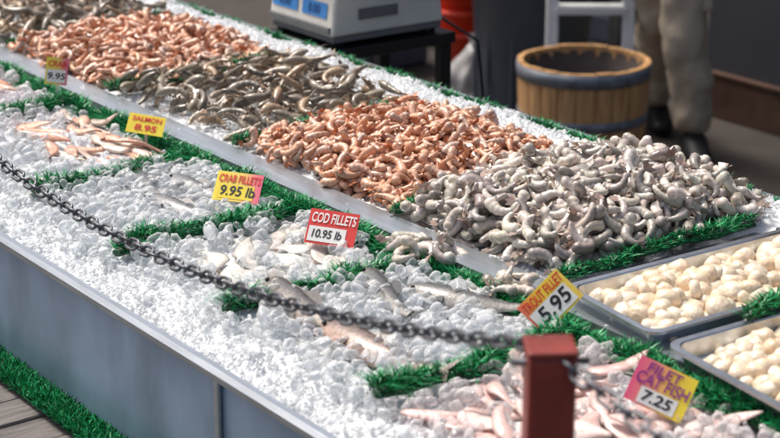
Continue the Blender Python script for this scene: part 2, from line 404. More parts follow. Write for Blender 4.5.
NOGO=np.zeros_like(H,bool)
for s in UPD:
    msk=(np.abs(SS-s)<.010)&(CC>1.69)&(CC<2.10); H[msk]=np.maximum(H[msk],.970); NOGO|=msk
for s in LOD:
    msk=(np.abs(SS-s)<.015)&(CC>1.28)&(CC<1.63); H[msk]=H[msk]+.022; NOGO|=msk
msk=(np.abs(CC-1.606)<.020); H[msk]=np.maximum(H[msk],.950); NOGO|=msk

def bed(name,c0,c1,zoff,parent,smax=9):
    ii=np.where(sg<smax)[0][::2]; jj=np.where((cg>=c0)&(cg<=c1))[0][::2]
    a,b=np.meshgrid(ii,jj,indexing='ij')
    V=np.stack([SS[a,b],CC[a,b],H0[a,b]+zoff],2)
    nr,nc=len(ii),len(jj); idx=np.arange(nr*nc).reshape(nr,nc)
    T=np.concatenate([np.stack([idx[:-1,:-1],idx[1:,:-1],idx[1:,1:]],2).reshape(-1,3),np.stack([idx[:-1,:-1],idx[1:,1:],idx[:-1,1:]],2).reshape(-1,3)])
    return trimesh(name,V.reshape(-1,3),T,None,M['bed'],parent)
icep=empty('crushed_ice')
bed('ice_bed_lower',1.187,1.628,-.002,icep); bed('ice_bed_upper',1.69,BACK-.003,-.002,icep)

# ---- fish and fillets
def fish(name,s,c,L,yaw,z,backc,bellyc,roll=.5):
    n=18;m=12;V=[];T=[];Cc=[]
    t=np.linspace(0,1,n); hgt=L*.12*np.interp(t,[0,.05,.15,.35,.6,.85,1],[.12,.45,.8,1,.8,.34,.30]); wd=hgt*np.interp(t,[0,.5,1],[.6,.55,.25])
    for i in range(n):
        for j in range(m):
            a=2*math.pi*j/m; V.append((t[i]*L-L/2,hgt[i]*math.cos(a),wd[i]*math.sin(a))); f=.5+.5*math.cos(a); f=sm(np.array((f-.2)/.5)); Cc.append(np.array(bellyc)*(1-f)+np.array(backc)*f)
    for i in range(n-1):
        for j in range(m):
            k=(j+1)%m; T+=[(i*m+j,(i+1)*m+k,i*m+k),(i*m+j,(i+1)*m+j,(i+1)*m+k)]
    for j in range(1,m-1): T.append((0,j,j+1))
    def fin(ps):
        b=len(V)
        for p in ps: V.append(p); Cc.append(np.array(backc)*.7)
        for q in range(1,len(ps)-1): T.append((b,b+q,b+q+1))
    e=L/2
    fin([(e-.01*L,0,0),(e+.12*L,.10*L,.004),(e+.08*L,0,.002),(e+.12*L,-.10*L,-.004)])
    fin([(-.12*L,.11*L,0),(-.02*L,.18*L,0),(.12*L,.13*L,0),(.12*L,.09*L,0)])
    fin([(.15*L,-.09*L,0),(.22*L,-.15*L,0),(.27*L,-.08*L,0)]); fin([(-.25*L,-.06*L,wd.max()*.8),(-.14*L,-.10*L,wd.max()*1.3),(-.15*L,-.03*L,wd.max())])
    V=np.array(V); V[:,1]+=.12*V[:,0]**2/L*2; R=rot(yaw,0,0,roll); W=V@R.T+np.array([s,c,z])
    ob=trimesh(name,W,np.array(T),np.array(Cc),M['fishskin'])
    ev,et=I1; ex=ev*L*.018+np.array([-L*.43,L*.03,wd[2]*.9]); B=Batch(); B.add(ex@R.T+np.array([s,c,z]),et,np.array([.01,.01,.01])); B.build('eye',M['fishskin'],ob)
    for k in np.linspace(-.45,.5,22):
        px=s+math.cos(yaw)*k*L; py=c+math.sin(yaw)*k*L
        i,j=hidx(px,py); rr=max(2,int(L*.05/DS)); sub=H[i-rr:i+rr,j-rr:j+rr]; np.copyto(sub,np.maximum(sub,z+L*.035)); NOGO[i-rr+1:i+rr-1,j-rr+1:j+rr-1]|=(rng.random()<.78)
    return ob
GB=(.08,.08,.075); GL=(.36,.34,.31)
fish('whole_fish',-2.05,1.335,.23,-.1,.947,(.10,.09,.08),(.34,.29,.25))
fish('whole_fish',-1.86,1.33,.23,.12,.945,(.17,.12,.10),(.48,.33,.26))
fish('whole_fish',-1.93,1.55,.20,.5,.944,GB,GL)
fish('whole_fish',-2.03,1.47,.20,-.3,.943,GB,GL)
for k,(s,c,y) in enumerate([(-2.56,1.43,.2),(-2.64,1.51,.1),(-2.72,1.45,-.2)]):
    fish('whole_fish',s,c,.17,y,.943,(.12,.12,.12),(.40,.40,.39))
def fillet_batch(name,items,parent=None,keep=.5,thk=.006,tv=.10):
    B=Batch()
    for (s,c,L,W,yaw,colr,zo) in items:
        n=16;m=12;V=[];Cc=[]
        t=np.linspace(0,1,n); w=W*np.interp(t,[0,.06,.25,.6,.9,1],[.15,.6,1,.85,.4,.15]); th=thk*np.interp(t,[0,.1,.5,1],[.3,.9,1,.3])
        bend=rng.uniform(-.5,.5); fr=rng.uniform(.8,1.08); ph=rng.uniform(0,6); cr=rng.uniform(.002,.006); q0=rng.uniform(-.5,1)*tv; tint=np.array([0,q0,q0*.9])
        for i in range(n):
            for j in range(m):
                a=2*math.pi*j/m; x=t[i]*L-L/2; yy=w[i]*math.cos(a)*.5*(1+.14*math.sin(x*110+ph))+bend*x*x/L*2; zz=th[i]*(math.sin(a)*(.7 if math.sin(a)<0 else 1))+cr*math.sin(x*45+yy*60+ph)
                V.append((x,yy,zz)); q=abs(math.cos(a))**4
                Cc.append((np.array(colr)+tint)*fr*(1-.2*q)*(1+.07*math.sin(x*260+abs(yy)*300))+np.array([.03,-.02,-.02])*math.exp(-(yy/.004)**2))
        T=[]
        for i in range(n-1):
            for j in range(m):
                k=(j+1)%m; T+=[(i*m+j,(i+1)*m+k,i*m+k),(i*m+j,(i+1)*m+j,(i+1)*m+k)]
        for j in range(1,m-1): T.append((0,j,j+1)); e=(n-1)*m; T.append((e,e+j+1,e+j))
        z,sl,sc=drop(s,c,L*.48,W*.45,.012,yaw,.2)
        for q in np.linspace(-.4,.4,12):
            if rng.random()<keep:
                i,j=hidx(s+math.cos(yaw)*q*L,c+math.sin(yaw)*q*L); NOGO[i-3:i+4,j-3:j+4]=True
        B.add(np.array(V)@rot(yaw,sl*.7+rng.normal()*.05,sc*.7+rng.normal()*.08).T+np.array([s,c,z+zo]),np.array(T),np.clip(np.array(Cc),0,.92))
    return B.build(name,M['fillet'],parent)
cod=(.78,.73,.65); pink=(.84,.60,.55); sal=(.82,.32,.17)
fillet_batch('cod_fillets',[(rng.uniform(-2.40,-2.16),rng.uniform(1.33,1.57),rng.uniform(.10,.15),rng.uniform(.03,.042),rng.uniform(-.7,.9),cod,.003) for _ in range(16)],keep=.35,tv=.03)
fillet_batch('catfish_fillets',[(rng.uniform(-1.70,-1.15),rng.uniform(1.28,1.58),rng.uniform(.08,.13),rng.uniform(.024,.042),rng.uniform(-1.0,1.4),pink,.001) for _ in range(90)],keep=.18,thk=.006,tv=.09)
fillet_batch('white_fish_fillets',[(rng.uniform(-3.2,-2.88),rng.uniform(1.42,1.58),rng.uniform(.07,.10),rng.uniform(.018,.03),rng.uniform(-.6,1.2),(.76,.60,.50) if rng.random()<.55 else (.82,.44,.30),.003) for _ in range(26)],keep=.4)
fillet_batch('salmon_fillets',[(rng.uniform(-3.75,-3.32),rng.uniform(1.34,1.58),rng.uniform(.06,.09),rng.uniform(.02,.03),rng.uniform(-.8,1.2),sal if rng.random()<.6 else (.82,.50,.40),.003) for _ in range(24)],keep=.6)
fillet_batch('salmon_fillets',[(rng.uniform(-4.25,-3.82),rng.uniform(1.40,1.58),rng.uniform(.07,.13),rng.uniform(.03,.045),rng.uniform(-.6,1.0),sal,.004) for _ in range(12)],keep=.9)

# ---- trays
def tray(s,c,z,wd,ln,yaw,tilt):
    e=empty('scallop_tray'); a,b=wd/2,ln/2
    Rm=Matrix.Rotation(yaw,4,'Z')@Matrix.Rotation(tilt,4,'X')
    org=Vector((s,c,z))-Rm@Vector((-a,-b,.030)); e.matrix_world=Matrix.Translation(org)@Rm
    def ringp(a,b,r,z):
        o=[]
        for cx,cy,st in ((a-r,b-r,0),(-a+r,b-r,90),(-a+r,-b+r,180),(a-r,-b+r,270)):
            for k in range(6):
                q=math.radians(st+k*18); o.append((cx+r*math.cos(q),cy+r*math.sin(q),z))
        return o
    rings=[ringp(a-.014,b-.014,.012,.0),ringp(a-.006,b-.006,.018,.028),ringp(a-.004,b-.004,.02,.030),ringp(a+.006,b+.006,.024,.030),ringp(a+.007,b+.007,.025,.026),ringp(a+.004,b+.004,.024,.026),ringp(a-.004,b-.004,.019,.024),ringp(a-.012,b-.012,.012,-.003)]
    v=[p for r in rings for p in r]; n=24; f=[]
    for k in range(len(rings)-1):
        for i in range(n): j=(i+1)%n; f.append((k*n+i,k*n+j,(k+1)*n+j,(k+1)*n+i))
    f.append(tuple(range(n-1,-1,-1))); f.append(tuple(range(7*n,8*n)))
    mesh('tray_pan',v,f,M['tray'],e,False)
    def xf(u,v,ins=.024):
        p=org+Rm@Vector(((2*u-1)*(a-ins),(2*v-1)*(b-ins),.002)); return p[0],p[1],p[2]
    for u in np.linspace(0,1,90):
        for v_ in np.linspace(0,1,240):
            p=xf(u,v_,.008); i,j=hidx(p[0],p[1]); H[i,j]=p[2]; H0[i,j]=p[2]; NOGO[i,j]=True
    return xf
x1=tray(-1.835,1.662,.974,.205,.55,-.13,.050); x2=tray(-1.590,1.626,.974,.26,.57,-.13,.050)
mesh('tray_riser',[(-1.86,2.13,.95),(-1.1,2.05,.95),(-1.1,2.10,.95),(-1.86,2.18,.95),(-1.86,2.13,.962),(-1.1,2.05,.962),(-1.1,2.10,.962),(-1.86,2.18,.962)],[(0,1,5,4),(1,2,6,5),(2,3,7,6),(3,0,4,7),(4,5,6,7),(3,2,1,0)],M['steel'],stall)

# ---- ice pieces
def scatter_ice(B,tpls,N,dens,size,colf,sink=.3,maxadd=9,srange=(-5.3,-1.0),crange=(1.19,BACK-.03)):
    k=0
    for _ in range(N):
        s=rng.uniform(*srange); c=rng.uniform(*crange)
        if rng.random()>dens(s,c): continue
        ij=hidx(s,c)
        if NOGO[ij] and (rng.random()<.95 or c>1.7): continue
        if H[ij]-H0[ij]>maxadd: continue
        sz=rng.uniform(*size)
        V,T=tpls[rng.integers(len(tpls))]; yaw=rng.uniform(0,6.28)
        z,sl,sc=drop(s,c,sz,sz,sz*1.3,yaw,sink,.8)
        B.add(V*sz@rot(yaw,sl+rng.normal()*.5,sc+rng.normal()*.5,rng.uniform(0,6.28)).T+np.array([s,c,z]),T,colf(s,c)); k+=1
    print('ice',k); return k
def icecol(s,c):
    b=np.array([.965,.975,.985])*rng.uniform(.92,1.01)
    if c<1.63:
        if s<-3.0: b=b*(1-np.array([0,.14,.13])*min(1,(-3.0-s)*2)*rng.random())
        if s>-1.74 and c>1.25: b=b*np.array([1,.94,.92])
    return np.clip(b,0,.98)
def d_big(s,c):
    if c>1.585: return 0
    if c<1.24: return .05
    if c<1.29: return .25
    if -2.11<s<-1.74: return 1.0
    if -2.44<s<-2.11: return .75
    if -2.82<s<-2.44: return .9
    if s>-1.73: return .4 if c<1.5 else .6
    return .3
def d_small(s,c):
    if c<1.585:
        if c<1.29: return 1
        if s>-1.73: return .15
        if -2.82<s<-1.74: return .25
        return .9
    if c<1.66: return .02
    if s>-1.9: return .0 if c<2.2 else .8
    if c<1.70: return .10
    if c>2.06: return .95
    return .3
BS=Batch(); BL=Batch()
scatter_ice(BS,CR,120000,d_small,(.0020,.0050),icecol,.3,.011)
scatter_ice(BL,CH,17000,d_big,(.0085,.0160),icecol,.3,.026,(-5.0,-1.05),(1.19,1.6))
BS.build('ice_crush',M['snow'],icep,False); BL.build('ice_chips',M['ice'],icep,True)

# ---- shrimp piles
TW=[shrimp_tpl(.055,.0106,cu,tail=(k%3!=2),legs=False,flat=.88,taper=.66,ridge=.08,k0=k0) for k,(cu,k0) in enumerate([(2.3,.7),(2.7,.5),(3.2,.7),(2.5,.9),(1.8,.5),(3.5,.7),(2.9,.8),(3.0,.45),(2.1,.35)])]
TO=[shrimp_tpl(.048,.0083,cu,legs=True,flat=.88,ridge=.09,taper=.66,k0=k0) for cu,k0 in [(1.5,.5),(2.1,.5),(2.6,.6),(3.0,.7),(1.8,.9),(3.3,.6),(2.4,.4)]]
TG=[shrimp_tpl(.080,.0102,cu,head=True,flat=.88,ridge=.10,k0=.5) for cu in [.6,1.1,1.6,2.1,2.6,1.3]]
def scal_tpl():
    V,T=I2; r=np.hypot(V[:,0],V[:,1]); p=3.6
    n=(r**p+np.abs(V[:,2])**p)**(1/p); W=V/n[:,None]*np.array([1,rng.uniform(.78,1),rng.uniform(.5,.85)])
    W=W*(1+.08*np.sin(3*np.arctan2(V[:,1],V[:,0])+rng.uniform(0,6)))[:,None]
    return W*.0172,T,np.abs(V[:,2]),V[:,2]
SC=[scal_tpl() for _ in range(9)]
def col_sc(w,dv):
    q=rng.uniform(-1,1); b=np.array([.85,.70,.52])*rng.uniform(.86,1.05)+np.array([0,.035,.06])*q; return np.clip(b[None]*(.92+.1*w[:,None]),0,.9)
pile('scallops',SC,col_sc,M['scallop'],(0,0,0,0),330,(.75,1.15),.040,.978,.4,tilt=.7,xf=x1)
pile('scallops',SC,col_sc,M['scallop'],(0,0,0,0),400,(.75,1.15),.040,.978,.4,tilt=.7,xf=x2)
pile('peeled_shrimp',TW,col_white,M['shrimp'],(-2.29,-1.92,1.70,2.20),1900,(.78,1.12),.082,.945,.85,tilt=.45)
pile('peeled_shrimp',TW,col_white,M['shrimp'],(-2.16,-2.08,1.58,1.65),22,(.85,1.1),.03,.946,tilt=.3)
pile('peeled_shrimp',TW,col_white,M['shrimp'],(-1.95,-1.90,1.60,1.67),9,(.85,1.1),.03,.946,tilt=.3)
pile('cooked_shrimp',TO,col_orange,M['shell'],(-2.79,-2.32,1.70,2.12),2400,(.8,1.15),.055,.945,.8,tilt=.4)
pile('head_on_shrimp',TG,col_grey,M['shell'],(-3.28,-2.82,1.71,2.12),1150,(.75,1.1),.055,.945,.8,tilt=.28)
pile('cooked_shrimp',TO,col_orange,M['shell'],(-3.79,-3.30,1.70,2.13),2000,(.85,1.2),.052,.945,.8,tilt=.4)
pile('head_on_shrimp',TG,col_grey,M['shell'],(-4.29,-3.81,1.70,2.13),900,(.75,1.1),.050,.945,.8,tilt=.28)
pile('cooked_shrimp',TO,col_orange,M['shell'],(-4.8,-4.32,1.70,2.12),900,(.9,1.2),.045,.945,.8,tilt=.3)

sc=empty('black_scoop',(-1.745,2.10,1.045),.35)
v=[(-.05,-.03,0),(.05,-.03,0),(.05,.03,.004),(-.05,.03,.004),(-.055,-.032,.028),(.055,-.032,.028)]
mesh('scoop_blade',v,[(0,1,2,3),(0,4,5,1),(0,3,4),(1,5,2)],M['black'],sc).modifiers.new('s','SOLIDIFY').thickness=.003
Vt,Tt=tube([(0,.025,.01),(0,.07,.03),(0,.13,.05)],.009,10); b_=Batch(); b_.add(Vt,Tt,np.array([.02,.02,.02])); b_.build('scoop_handle',M['black'],sc)

# ================================================================ signs
def sign(s,c,z,w,h,tilt,roll,yaw,card,texts,patches=()):
    r=np.array([.591,.807,0]); d=np.array([-.807,.591,0]); 
    ry=r*math.cos(yaw)+d*math.sin(yaw); dy_=-r*math.sin(yaw)+d*math.cos(yaw)
    u=np.array([0,0,1])*math.cos(tilt)+dy_*math.sin(tilt)
    nrm=np.cross(ry,u)
    x=ry*math.cos(roll)+u*math.sin(roll); y=-ry*math.sin(roll)+u*math.cos(roll)
    e=empty('price_sign',(s,c,z)); e.rotation_mode='QUATERNION'
    e.rotation_quaternion=Matrix(((x[0],y[0],nrm[0]),(x[1],y[1],nrm[1]),(x[2],y[2],nrm[2]))).to_quaternion()
    V=[];F=[];nx,ny=10,4
    for k in range(2):
        for j in range(ny+1):
            for i in range(nx+1):
                px=(i/nx-.5)*w; V.append((px,(j/ny-.5)*h,-.0012*k))
    q=(nx+1)*(ny+1)
    for j in range(ny):
        for i in range(nx):
            a=j*(nx+1)+i; F.append((a,a+1,a+nx+2,a+nx+1)); F.append((q+a,q+a+nx+1,q+a+nx+2,q+a+1))
    mesh('card',V,F,M[card],e)
    for (x0,x1,y0,y1,mm) in patches: mesh('patch',[(x0*w,y0*h,.0006),(x1*w,y0*h,.0006),(x1*w,y1*h,.0006),(x0*w,y1*h,.0006)],[(0,1,2,3)],M[mm],e)
    for (t,tx,ty,sz,mm,maxw) in texts:
        cu=bpy.data.curves.new('lettering','FONT'); cu.body=t; cu.size=sz; cu.align_x='CENTER'; cu.align_y='CENTER'; cu.offset=sz*.018; cu.shear=.12
        o=bpy.data.objects.new('lettering',cu); COL.objects.link(o); cu.materials.append(M[mm]); o.parent=e; o.location=(tx*w,ty*h,.0012)
        bpy.context.view_layer.update(); o.scale=(maxw*w/max(o.dimensions.x,1e-5),1,1)
    dn=-np.array([0,0,1.]); k=np.array([dn@x,dn@y,dn@nrm]); q0=np.array([0,-.1*h,-.003]); q1=q0+k*.06; sd=np.array([.003,0,0]); th=np.array([0,0,-.002])
    P=[q0-sd,q0+sd,q1+sd,q1-sd]; P+= [p+th for p in P]
    mesh('stake',P,[(0,1,2,3),(7,6,5,4),(0,4,5,1),(1,5,6,2),(2,6,7,3),(3,7,4,0)],M['whitecard'],e)
    return e
sign(-3.30,1.575,1.015,.045,.055,.3,-.1,.0,'grad_yp',[('CRAB',0,.25,.016,'redink',.8),('9.95',0,-.2,.018,'ink',.8)],[(-.42,.42,-.42,.05,'whitecard')])
sign(-2.93,1.575,.985,.070,.042,.8,-.22,.1,'yellowcard',[('SALMON',0,.24,.014,'redink',.8),('8.95',0,-.2,.018,'redink',.6)],[])
sign(-2.52,1.525,.975,.080,.056,.8,-.10,-.1,'grad_yp',[('CRAB FILLETS',0,.25,.020,'redink',.9),('9.95 lb',0,-.17,.026,'ink',.75)],[(-.42,.36,-.42,.06,'yellowcard')])
sign(-2.26,1.540,.970,.080,.060,.75,-.12,-.1,'redcard',[('COD FILLETS',0,.24,.024,'whiteink',.9),('10.95 lb',-.1,-.22,.020,'ink',.6)],[(-.46,.30,-.44,.0,'whitecard')])
sign(-1.79,1.59,.980,.080,.055,.55,.80,.0,'grad_py2',[('TROUT FILLET',0,.28,.020,'redink',.92),('5.95',0,-.15,.030,'ink',.7)],[(-.46,.40,-.44,.12,'whitecard')])
sign(-1.487,1.51,.975,.078,.060,.6,-.45,.0,'grad_py',[('FILET',-.05,.32,.018,'purple',.6),('CAT FISH',0,.06,.022,'purple',.9),('7.25',0,-.28,.020,'ink',.5)],[(-.30,.34,-.46,-.1,'whitecard')])

# ================================================================ chain and posts
def chain(name,fn,s0,s1,c):
    B=Batch(); pitch=.0205; pts=[];s=s0
    while s<s1:
        pts.append((s,c,fn(s))); ds=.001; g=(fn(s+ds)-fn(s))/ds; s+=pitch/math.sqrt(1+g*g)
    a=np.linspace(0,2*math.pi,15)[:-1]
    base=np.stack([np.cos(a)*.0085+np.sign(np.cos(a))*.0055,np.sin(a)*.0078,0*a],1)
    for i in range(len(pts)-1):
        p=np.array(pts[i]);q=np.array(pts[i+1]); d=q-p; d/=np.linalg.norm(d)
        y=np.array([0,1,0]); z=np.cross(d,y); tw=(math.pi/4 if i%2 else -math.pi/4)+rng.normal()*.12
        y2=y*math.cos(tw)+z*math.sin(tw); z2=np.cross(d,y2); R=np.stack([d,y2,z2],1)
        k=len(base); n=6; V=[];T=[]
        for u in range(k):
            tn=base[(u+1)%k]-base[u-1]; tn/=np.linalg.norm(tn); nr=np.array([-tn[1],tn[0],0])
            for w in range(n):
                q2=2*math.pi*w/n; V.append(base[u]+.0024*(math.cos(q2)*nr+math.sin(q2)*np.array([0,0,1])))
        for u in range(k):
            for w in range(n):
                uu=(u+1)%k; ww=(w+1)%n; T+=[(u*n+w,u*n+ww,uu*n+ww),(u*n+w,uu*n+ww,uu*n+w)]
        B.add(np.array(V)@R.T+(p+q)/2,np.array(T),np.array([.1,.1,.1]))
    return B.build(name,M['chain'])
PC=1.128
chain('barrier_chain',lambda s:1.057+.15*(s+2.25)**2,-3.235,-1.285,PC)
chain('barrier_chain',lambda s:1.190-.24*(s+1.25)+.12*(s+1.25)**2,-1.25,-.3,PC)
for s in (-3.25,-1.268,.75):
    e=empty('barrier_post',(s,PC,0),TH+.05)
    box('post_tube',-.0245,.0245,-.0245,.0245,0.0,1.196,M['post'],e,.004)
    box('post_cap',-.026,.026,-.026,.026,1.196,1.203,M['post'],e,.003)
    Vt,Tt=tube([(-.04,0,1.183),(.04,0,1.183)],.004,8); b_=Batch(); b_.add(Vt,Tt,np.array([.1,.1,.1])); b_.build('chain_hook',M['chain'],e)
    box('post_foot',-.06,.06,-.06,.06,0,.012,M['post'],e,.003)

# ================================================================ scale
sc=empty('market_scale',(-3.375,2.305,.955)); sc.scale=(.93,.93,1)
v=[(0,0,.015),(-.29,0,.015),(-.29,.35,.015),(0,.35,.015),(-.005,.012,.10),(-.285,.012,.10),(-.285,.34,.10),(-.005,.34,.10),(-.02,.05,.135),(-.27,.05,.135),(-.27,.33,.135),(-.02,.33,.135)]
f=[(0,1,5,4),(1,2,6,5),(2,3,7,6),(3,0,4,7),(4,5,9,8),(5,6,10,9),(6,7,11,10),(7,4,8,11),(8,9,10,11),(3,2,1,0)]
o=mesh('scale_body',v,f,M['scalewhite'],sc); b=o.modifiers.new('b','BEVEL'); b.width=.008; b.segments=3
box('scale_base',-.285,-.005,.008,.345,0,.014,M['grey'],sc)
box('scale_front_trim',-.28,-.01,-.004,.006,.022,.038,M['grey'],sc,.002)
mesh('display',[(-.275,.0035,.055),(-.16,.0035,.055),(-.16,.0085,.09),(-.275,.0085,.09)],[(0,1,2,3)],M['lcd'],sc)
mesh('display',[(-.14,.0035,.055),(-.03,.0035,.055),(-.03,.0085,.09),(-.14,.0085,.09)],[(0,1,2,3)],M['lcd'],sc)
for (t,x) in (('0.00',-.217),('0.00',-.085)):
    cu=bpy.data.curves.new('digits','FONT'); cu.body=t; cu.size=.03; cu.align_x='CENTER'; cu.align_y='CENTER'; o=bpy.data.objects.new('digits',cu); COL.objects.link(o); cu.materials.append(M['lcdtxt']); o.parent=sc; o.location=(x,.0045,.072); o.rotation_euler=(math.radians(82),0,0)
box('side_badge',.001,.003,.08,.2,.05,.075,M['grey'],sc,.0)
box('platter_support',-.2,-.09,.12,.24,.135,.165,M['grey'],sc)
box('platter',-.33,.05,-.01,.38,.165,.18,M['tray'],sc,.006)
for x in (-.26,-.03):
    for y in (.03,.32): box('foot',x-.015,x+.015,y-.015,y+.015,-.012,0,M['black'],sc)
st=empty('scale_stand',(0,0,0))
box('stand_top',-3.66,-3.365,2.30,2.66,.915,.942,M['black'],st); 
for x in (-3.64,-3.39):
    for y in (2.32,2.64): box('stand_leg',x-.015,x+.015,y-.015,y+.015,0,.915,M['black'],st)
Vt,Tt=tube([(-3.40,2.63,.98),(-3.33,2.70,.92),(-3.30,2.72,.6),(-3.28,2.75,.2),(-3.1,2.9,.01)],.004,8); b_=Batch(); b_.add(Vt,Tt,np.array([.02,.02,.02])); b_.build('power_cord',M['black'],st)

# ================================================================ background
mesh('market_floor',[(-60,-60,0),(60,-60,0),(60,60,0),(-60,60,0)],[(0,1,2,3)],M['floor'])
w=empty('building_wall')
box('wall_face',-4.93,4,5.16,5.5,0,4,M['wall'],w,.01); box('baseboard',-4.94,4,5.135,5.158,0,.17,M['base'],w,.004); box('baseboard_cap',-4.945,4,5.13,5.159,.17,.185,M['base'],w,.002)
w2=empty('storage_wall'); box('wall_face',-14,-4.5,6.6,6.8,0,4,M['dark'],w2,.01); box('side_face',-14,-13.8,2,6.6,0,4,M['dark'],w2,.01)
for k in range(10): box('wall_batten',-13.5+k*.9,-13.42+k*.9,6.57,6.598,0,4,M['dark'],w2,.004)

bx,by=G(.65,5.95)
bar=empty('half_barrel',(bx,by,0),.3)
hB=.475; n=22
def rb(z): t=z/hB; return .172+.045*t+.016*math.sin(math.pi*t*.9)
for i in range(n):
    a0=2*math.pi*(i+.03)/n; a1=2*math.pi*(i+.97)/n; V=[];F=[]; K=8
    dr=random.uniform(-.0015,.0015); zt=hB+random.uniform(-.002,.002)
    for k in range(K+1):
        z=zt*k/K
        for (a,ro) in ((a0,0),((a0+a1)/2,.0015),(a1,0)): r=rb(z)+ro+dr; V.append((r*math.cos(a),r*math.sin(a),z))
        for a in (a1,a0): r=rb(z)-.016; V.append((r*math.cos(a),r*math.sin(a),z))
    for k in range(K):
        for j in range(5): jj=(j+1)%5; F.append((k*5+j,k*5+jj,(k+1)*5+jj,(k+1)*5+j))
    F.append((K*5,K*5+1,K*5+2,K*5+3,K*5+4)); F.append((4,3,2,1,0))
    mesh('stave',V,F,M['barrel'],bar)
for z0,z1 in ((.425,.470),(.275,.308),(.06,.095)):
    lathe('hoop',[(rb(z0)+.002,z0),(rb(z0)+.0055,z0),(rb((z0+z1)/2)+.006,(z0+z1)/2),(rb(z1)+.0055,z1),(rb(z1)+.002,z1)],48,M['hoop'],bar)
lathe('liner',[(rb(.46)-.017,.46),(rb(.3)-.018,.3),(.001,.29)],40,M['barrelin'],bar)

lx,ly=G(.735,6.50); lad=empty('step_ladder',(lx,ly,0),TH)
for x in (-.145,.145):
    v=[(x-.021,-.02,0),(x+.021,-.02,0),(x+.021,.02,0),(x-.021,.02,0),(x*.9-.02,.18,1.5),(x*.9+.02,.18,1.5),(x*.9+.02,.22,1.5),(x*.9-.02,.22,1.5)]
    mesh('rail',v,[(0,1,5,4),(1,2,6,5),(2,3,7,6),(3,0,4,7),(4,5,6,7),(3,2,1,0)],M['white'],lad)
    v=[(x-.018,.55,0),(x+.018,.55,0),(x+.018,.58,0),(x-.018,.58,0),(x*.9-.017,.225,1.5),(x*.9+.017,.225,1.5),(x*.9+.017,.25,1.5),(x*.9-.017,.25,1.5)]
    mesh('back_rail',v,[(0,1,5,4),(1,2,6,5),(2,3,7,6),(3,0,4,7),(4,5,6,7),(3,2,1,0)],M['grey'],lad)
for z in (.25,.50,.60,.85,1.12,1.38):
    y=.2*z/1.5; box('step',-.13,.13,y-.03 if z!=.6 else y,y+.05 if z!=.6 else y+.02,z,z+.028,M['white'],lad)
tx,ty=G(.56,7.05); can=empty('trash_can',(tx,ty,0))
lathe('can_body',[(.20,0),(.205,.02),(.255,.66),(.27,.665),(.272,.69),(.262,.70),(.25,.70),(.24,.66),(.19,.03),(.001,.03)],40,M['can'],can)
for k in range(12):
    a=k*math.pi/6; lathe('rib',[(.006,.03),(.006,.6)],6,M['can'],can,(.225*math.cos(a)*1.0,.225*math.sin(a),0))
lathe('liner_bag',[(.262,.60),(.276,.64),(.280,.68),(.272,.705),(.255,.71),(.24,.66),(.2,.5),(.001,.45)],28,M['black'],can)
rx,ry=G(.300,7.55); rb_=empty('red_bucket_stack',(rx,ry,0))
z=0
for k in range(7):
    lathe('bucket',[(.085,z),(.088,z+.01),(.110,z+.20),(.122,z+.203),(.123,z+.222),(.112,z+.225),(.105,z+.2),(.08,z+.01),(.001,z+.01)],36,M['redp'],rb_); z+=.095
gx,gy=G(.335,7.15); V,T=ico(4); P=V.copy()
for i,p in enumerate(P):
    q=Vector(p); n_=mn.noise(q*1.8)*.25+mn.noise(q*5)*.12+abs(mn.noise(q*9))*.1
    r=(.095*(1-.5*max(0,p[2])) )*(1+n_); P[i]=(p[0]*r,p[1]*r,.125+p[2]*.13*(1+n_*.5)); P[i][2]=max(P[i][2],.004)
bagp=empty('plastic_bag',(gx,gy,0)); trimesh('bag_body',P,T,None,M['bag'],bagp)
lathe('bag_neck',[(.05,.21),(.018,.25),(.014,.265),(.03,.29)],14,M['bag'],bagp)
for (X,Y,wd,hh) in ((-.15,7.9,.5,.45),(.0,8.6,.6,.7),(1.0,8.5,.5,.75)):
    x,y=G(X,Y); c=empty('storage_crate',(x,y,0),.15)
    for k in range(int(hh/.15)):
        box('crate_slat',-wd/2,wd/2,-.2,.2,k*.15+.005,k*.15+.135,M['black'] if k%2 else M['can'],c,.01)

# ================================================================ man
man=empty('standing_man',(*G(1.01,6.45),0),TH)
ox,oy=1.01,6.45
def skin_obj(name,verts,edges,radii,m,parent,root=0,sub=2):
    me=bpy.data.meshes.new(name); me.from_pydata(verts,edges,[]); o=bpy.data.objects.new(name,me); link(o,parent,m)
    md=o.modifiers.new('skin','SKIN'); md.use_smooth_shade=True
    for i,r in enumerate(radii):
        sv=me.skin_vertices[0].data[i]; sv.radius=(r,r) if not isinstance(r,tuple) else r; sv.use_root=(i==root)
    s=o.modifiers.new('sub','SUBSURF'); s.levels=sub; s.render_levels=sub
    return o
RF=(1.100-ox,6.36-oy); RK=(1.055-ox,6.36-oy); LF=(1.025-ox,6.80-oy); LK=(.985-ox,6.58-oy)
tv=[(0,0,.95),(.060,-.03,.88),(RK[0]-.01,RK[1]+.01,.50),(RF[0]-.005,RF[1]+.02,.20),(RF[0],RF[1]+.03,.085),(-.060,.04,.88),(LK[0],LK[1],.50),(LF[0]-.01,LF[1]-.03,.2),(LF[0],LF[1]+.02,.085),(0,0,1.03)]
te=[(0,1),(1,2),(2,3),(3,4),(0,5),(5,6),(6,7),(7,8),(0,9)]
tr=[.13,.105,.088,.078,.074,.105,.085,.076,.072,.135]
o=skin_obj('trousers',tv,te,tr,M['khaki'],man,0,3)
tx_=bpy.data.textures.new('folds','CLOUDS'); tx_.noise_scale=.09
d=o.modifiers.new('d','DISPLACE'); d.texture=tx_; d.strength=.05; d.mid_level=.5
box('cargo_pocket',RK[0]+.045,RK[0]+.085,RK[1]-.06,RK[1]+.06,.56,.72,M['khaki'],man,.012)
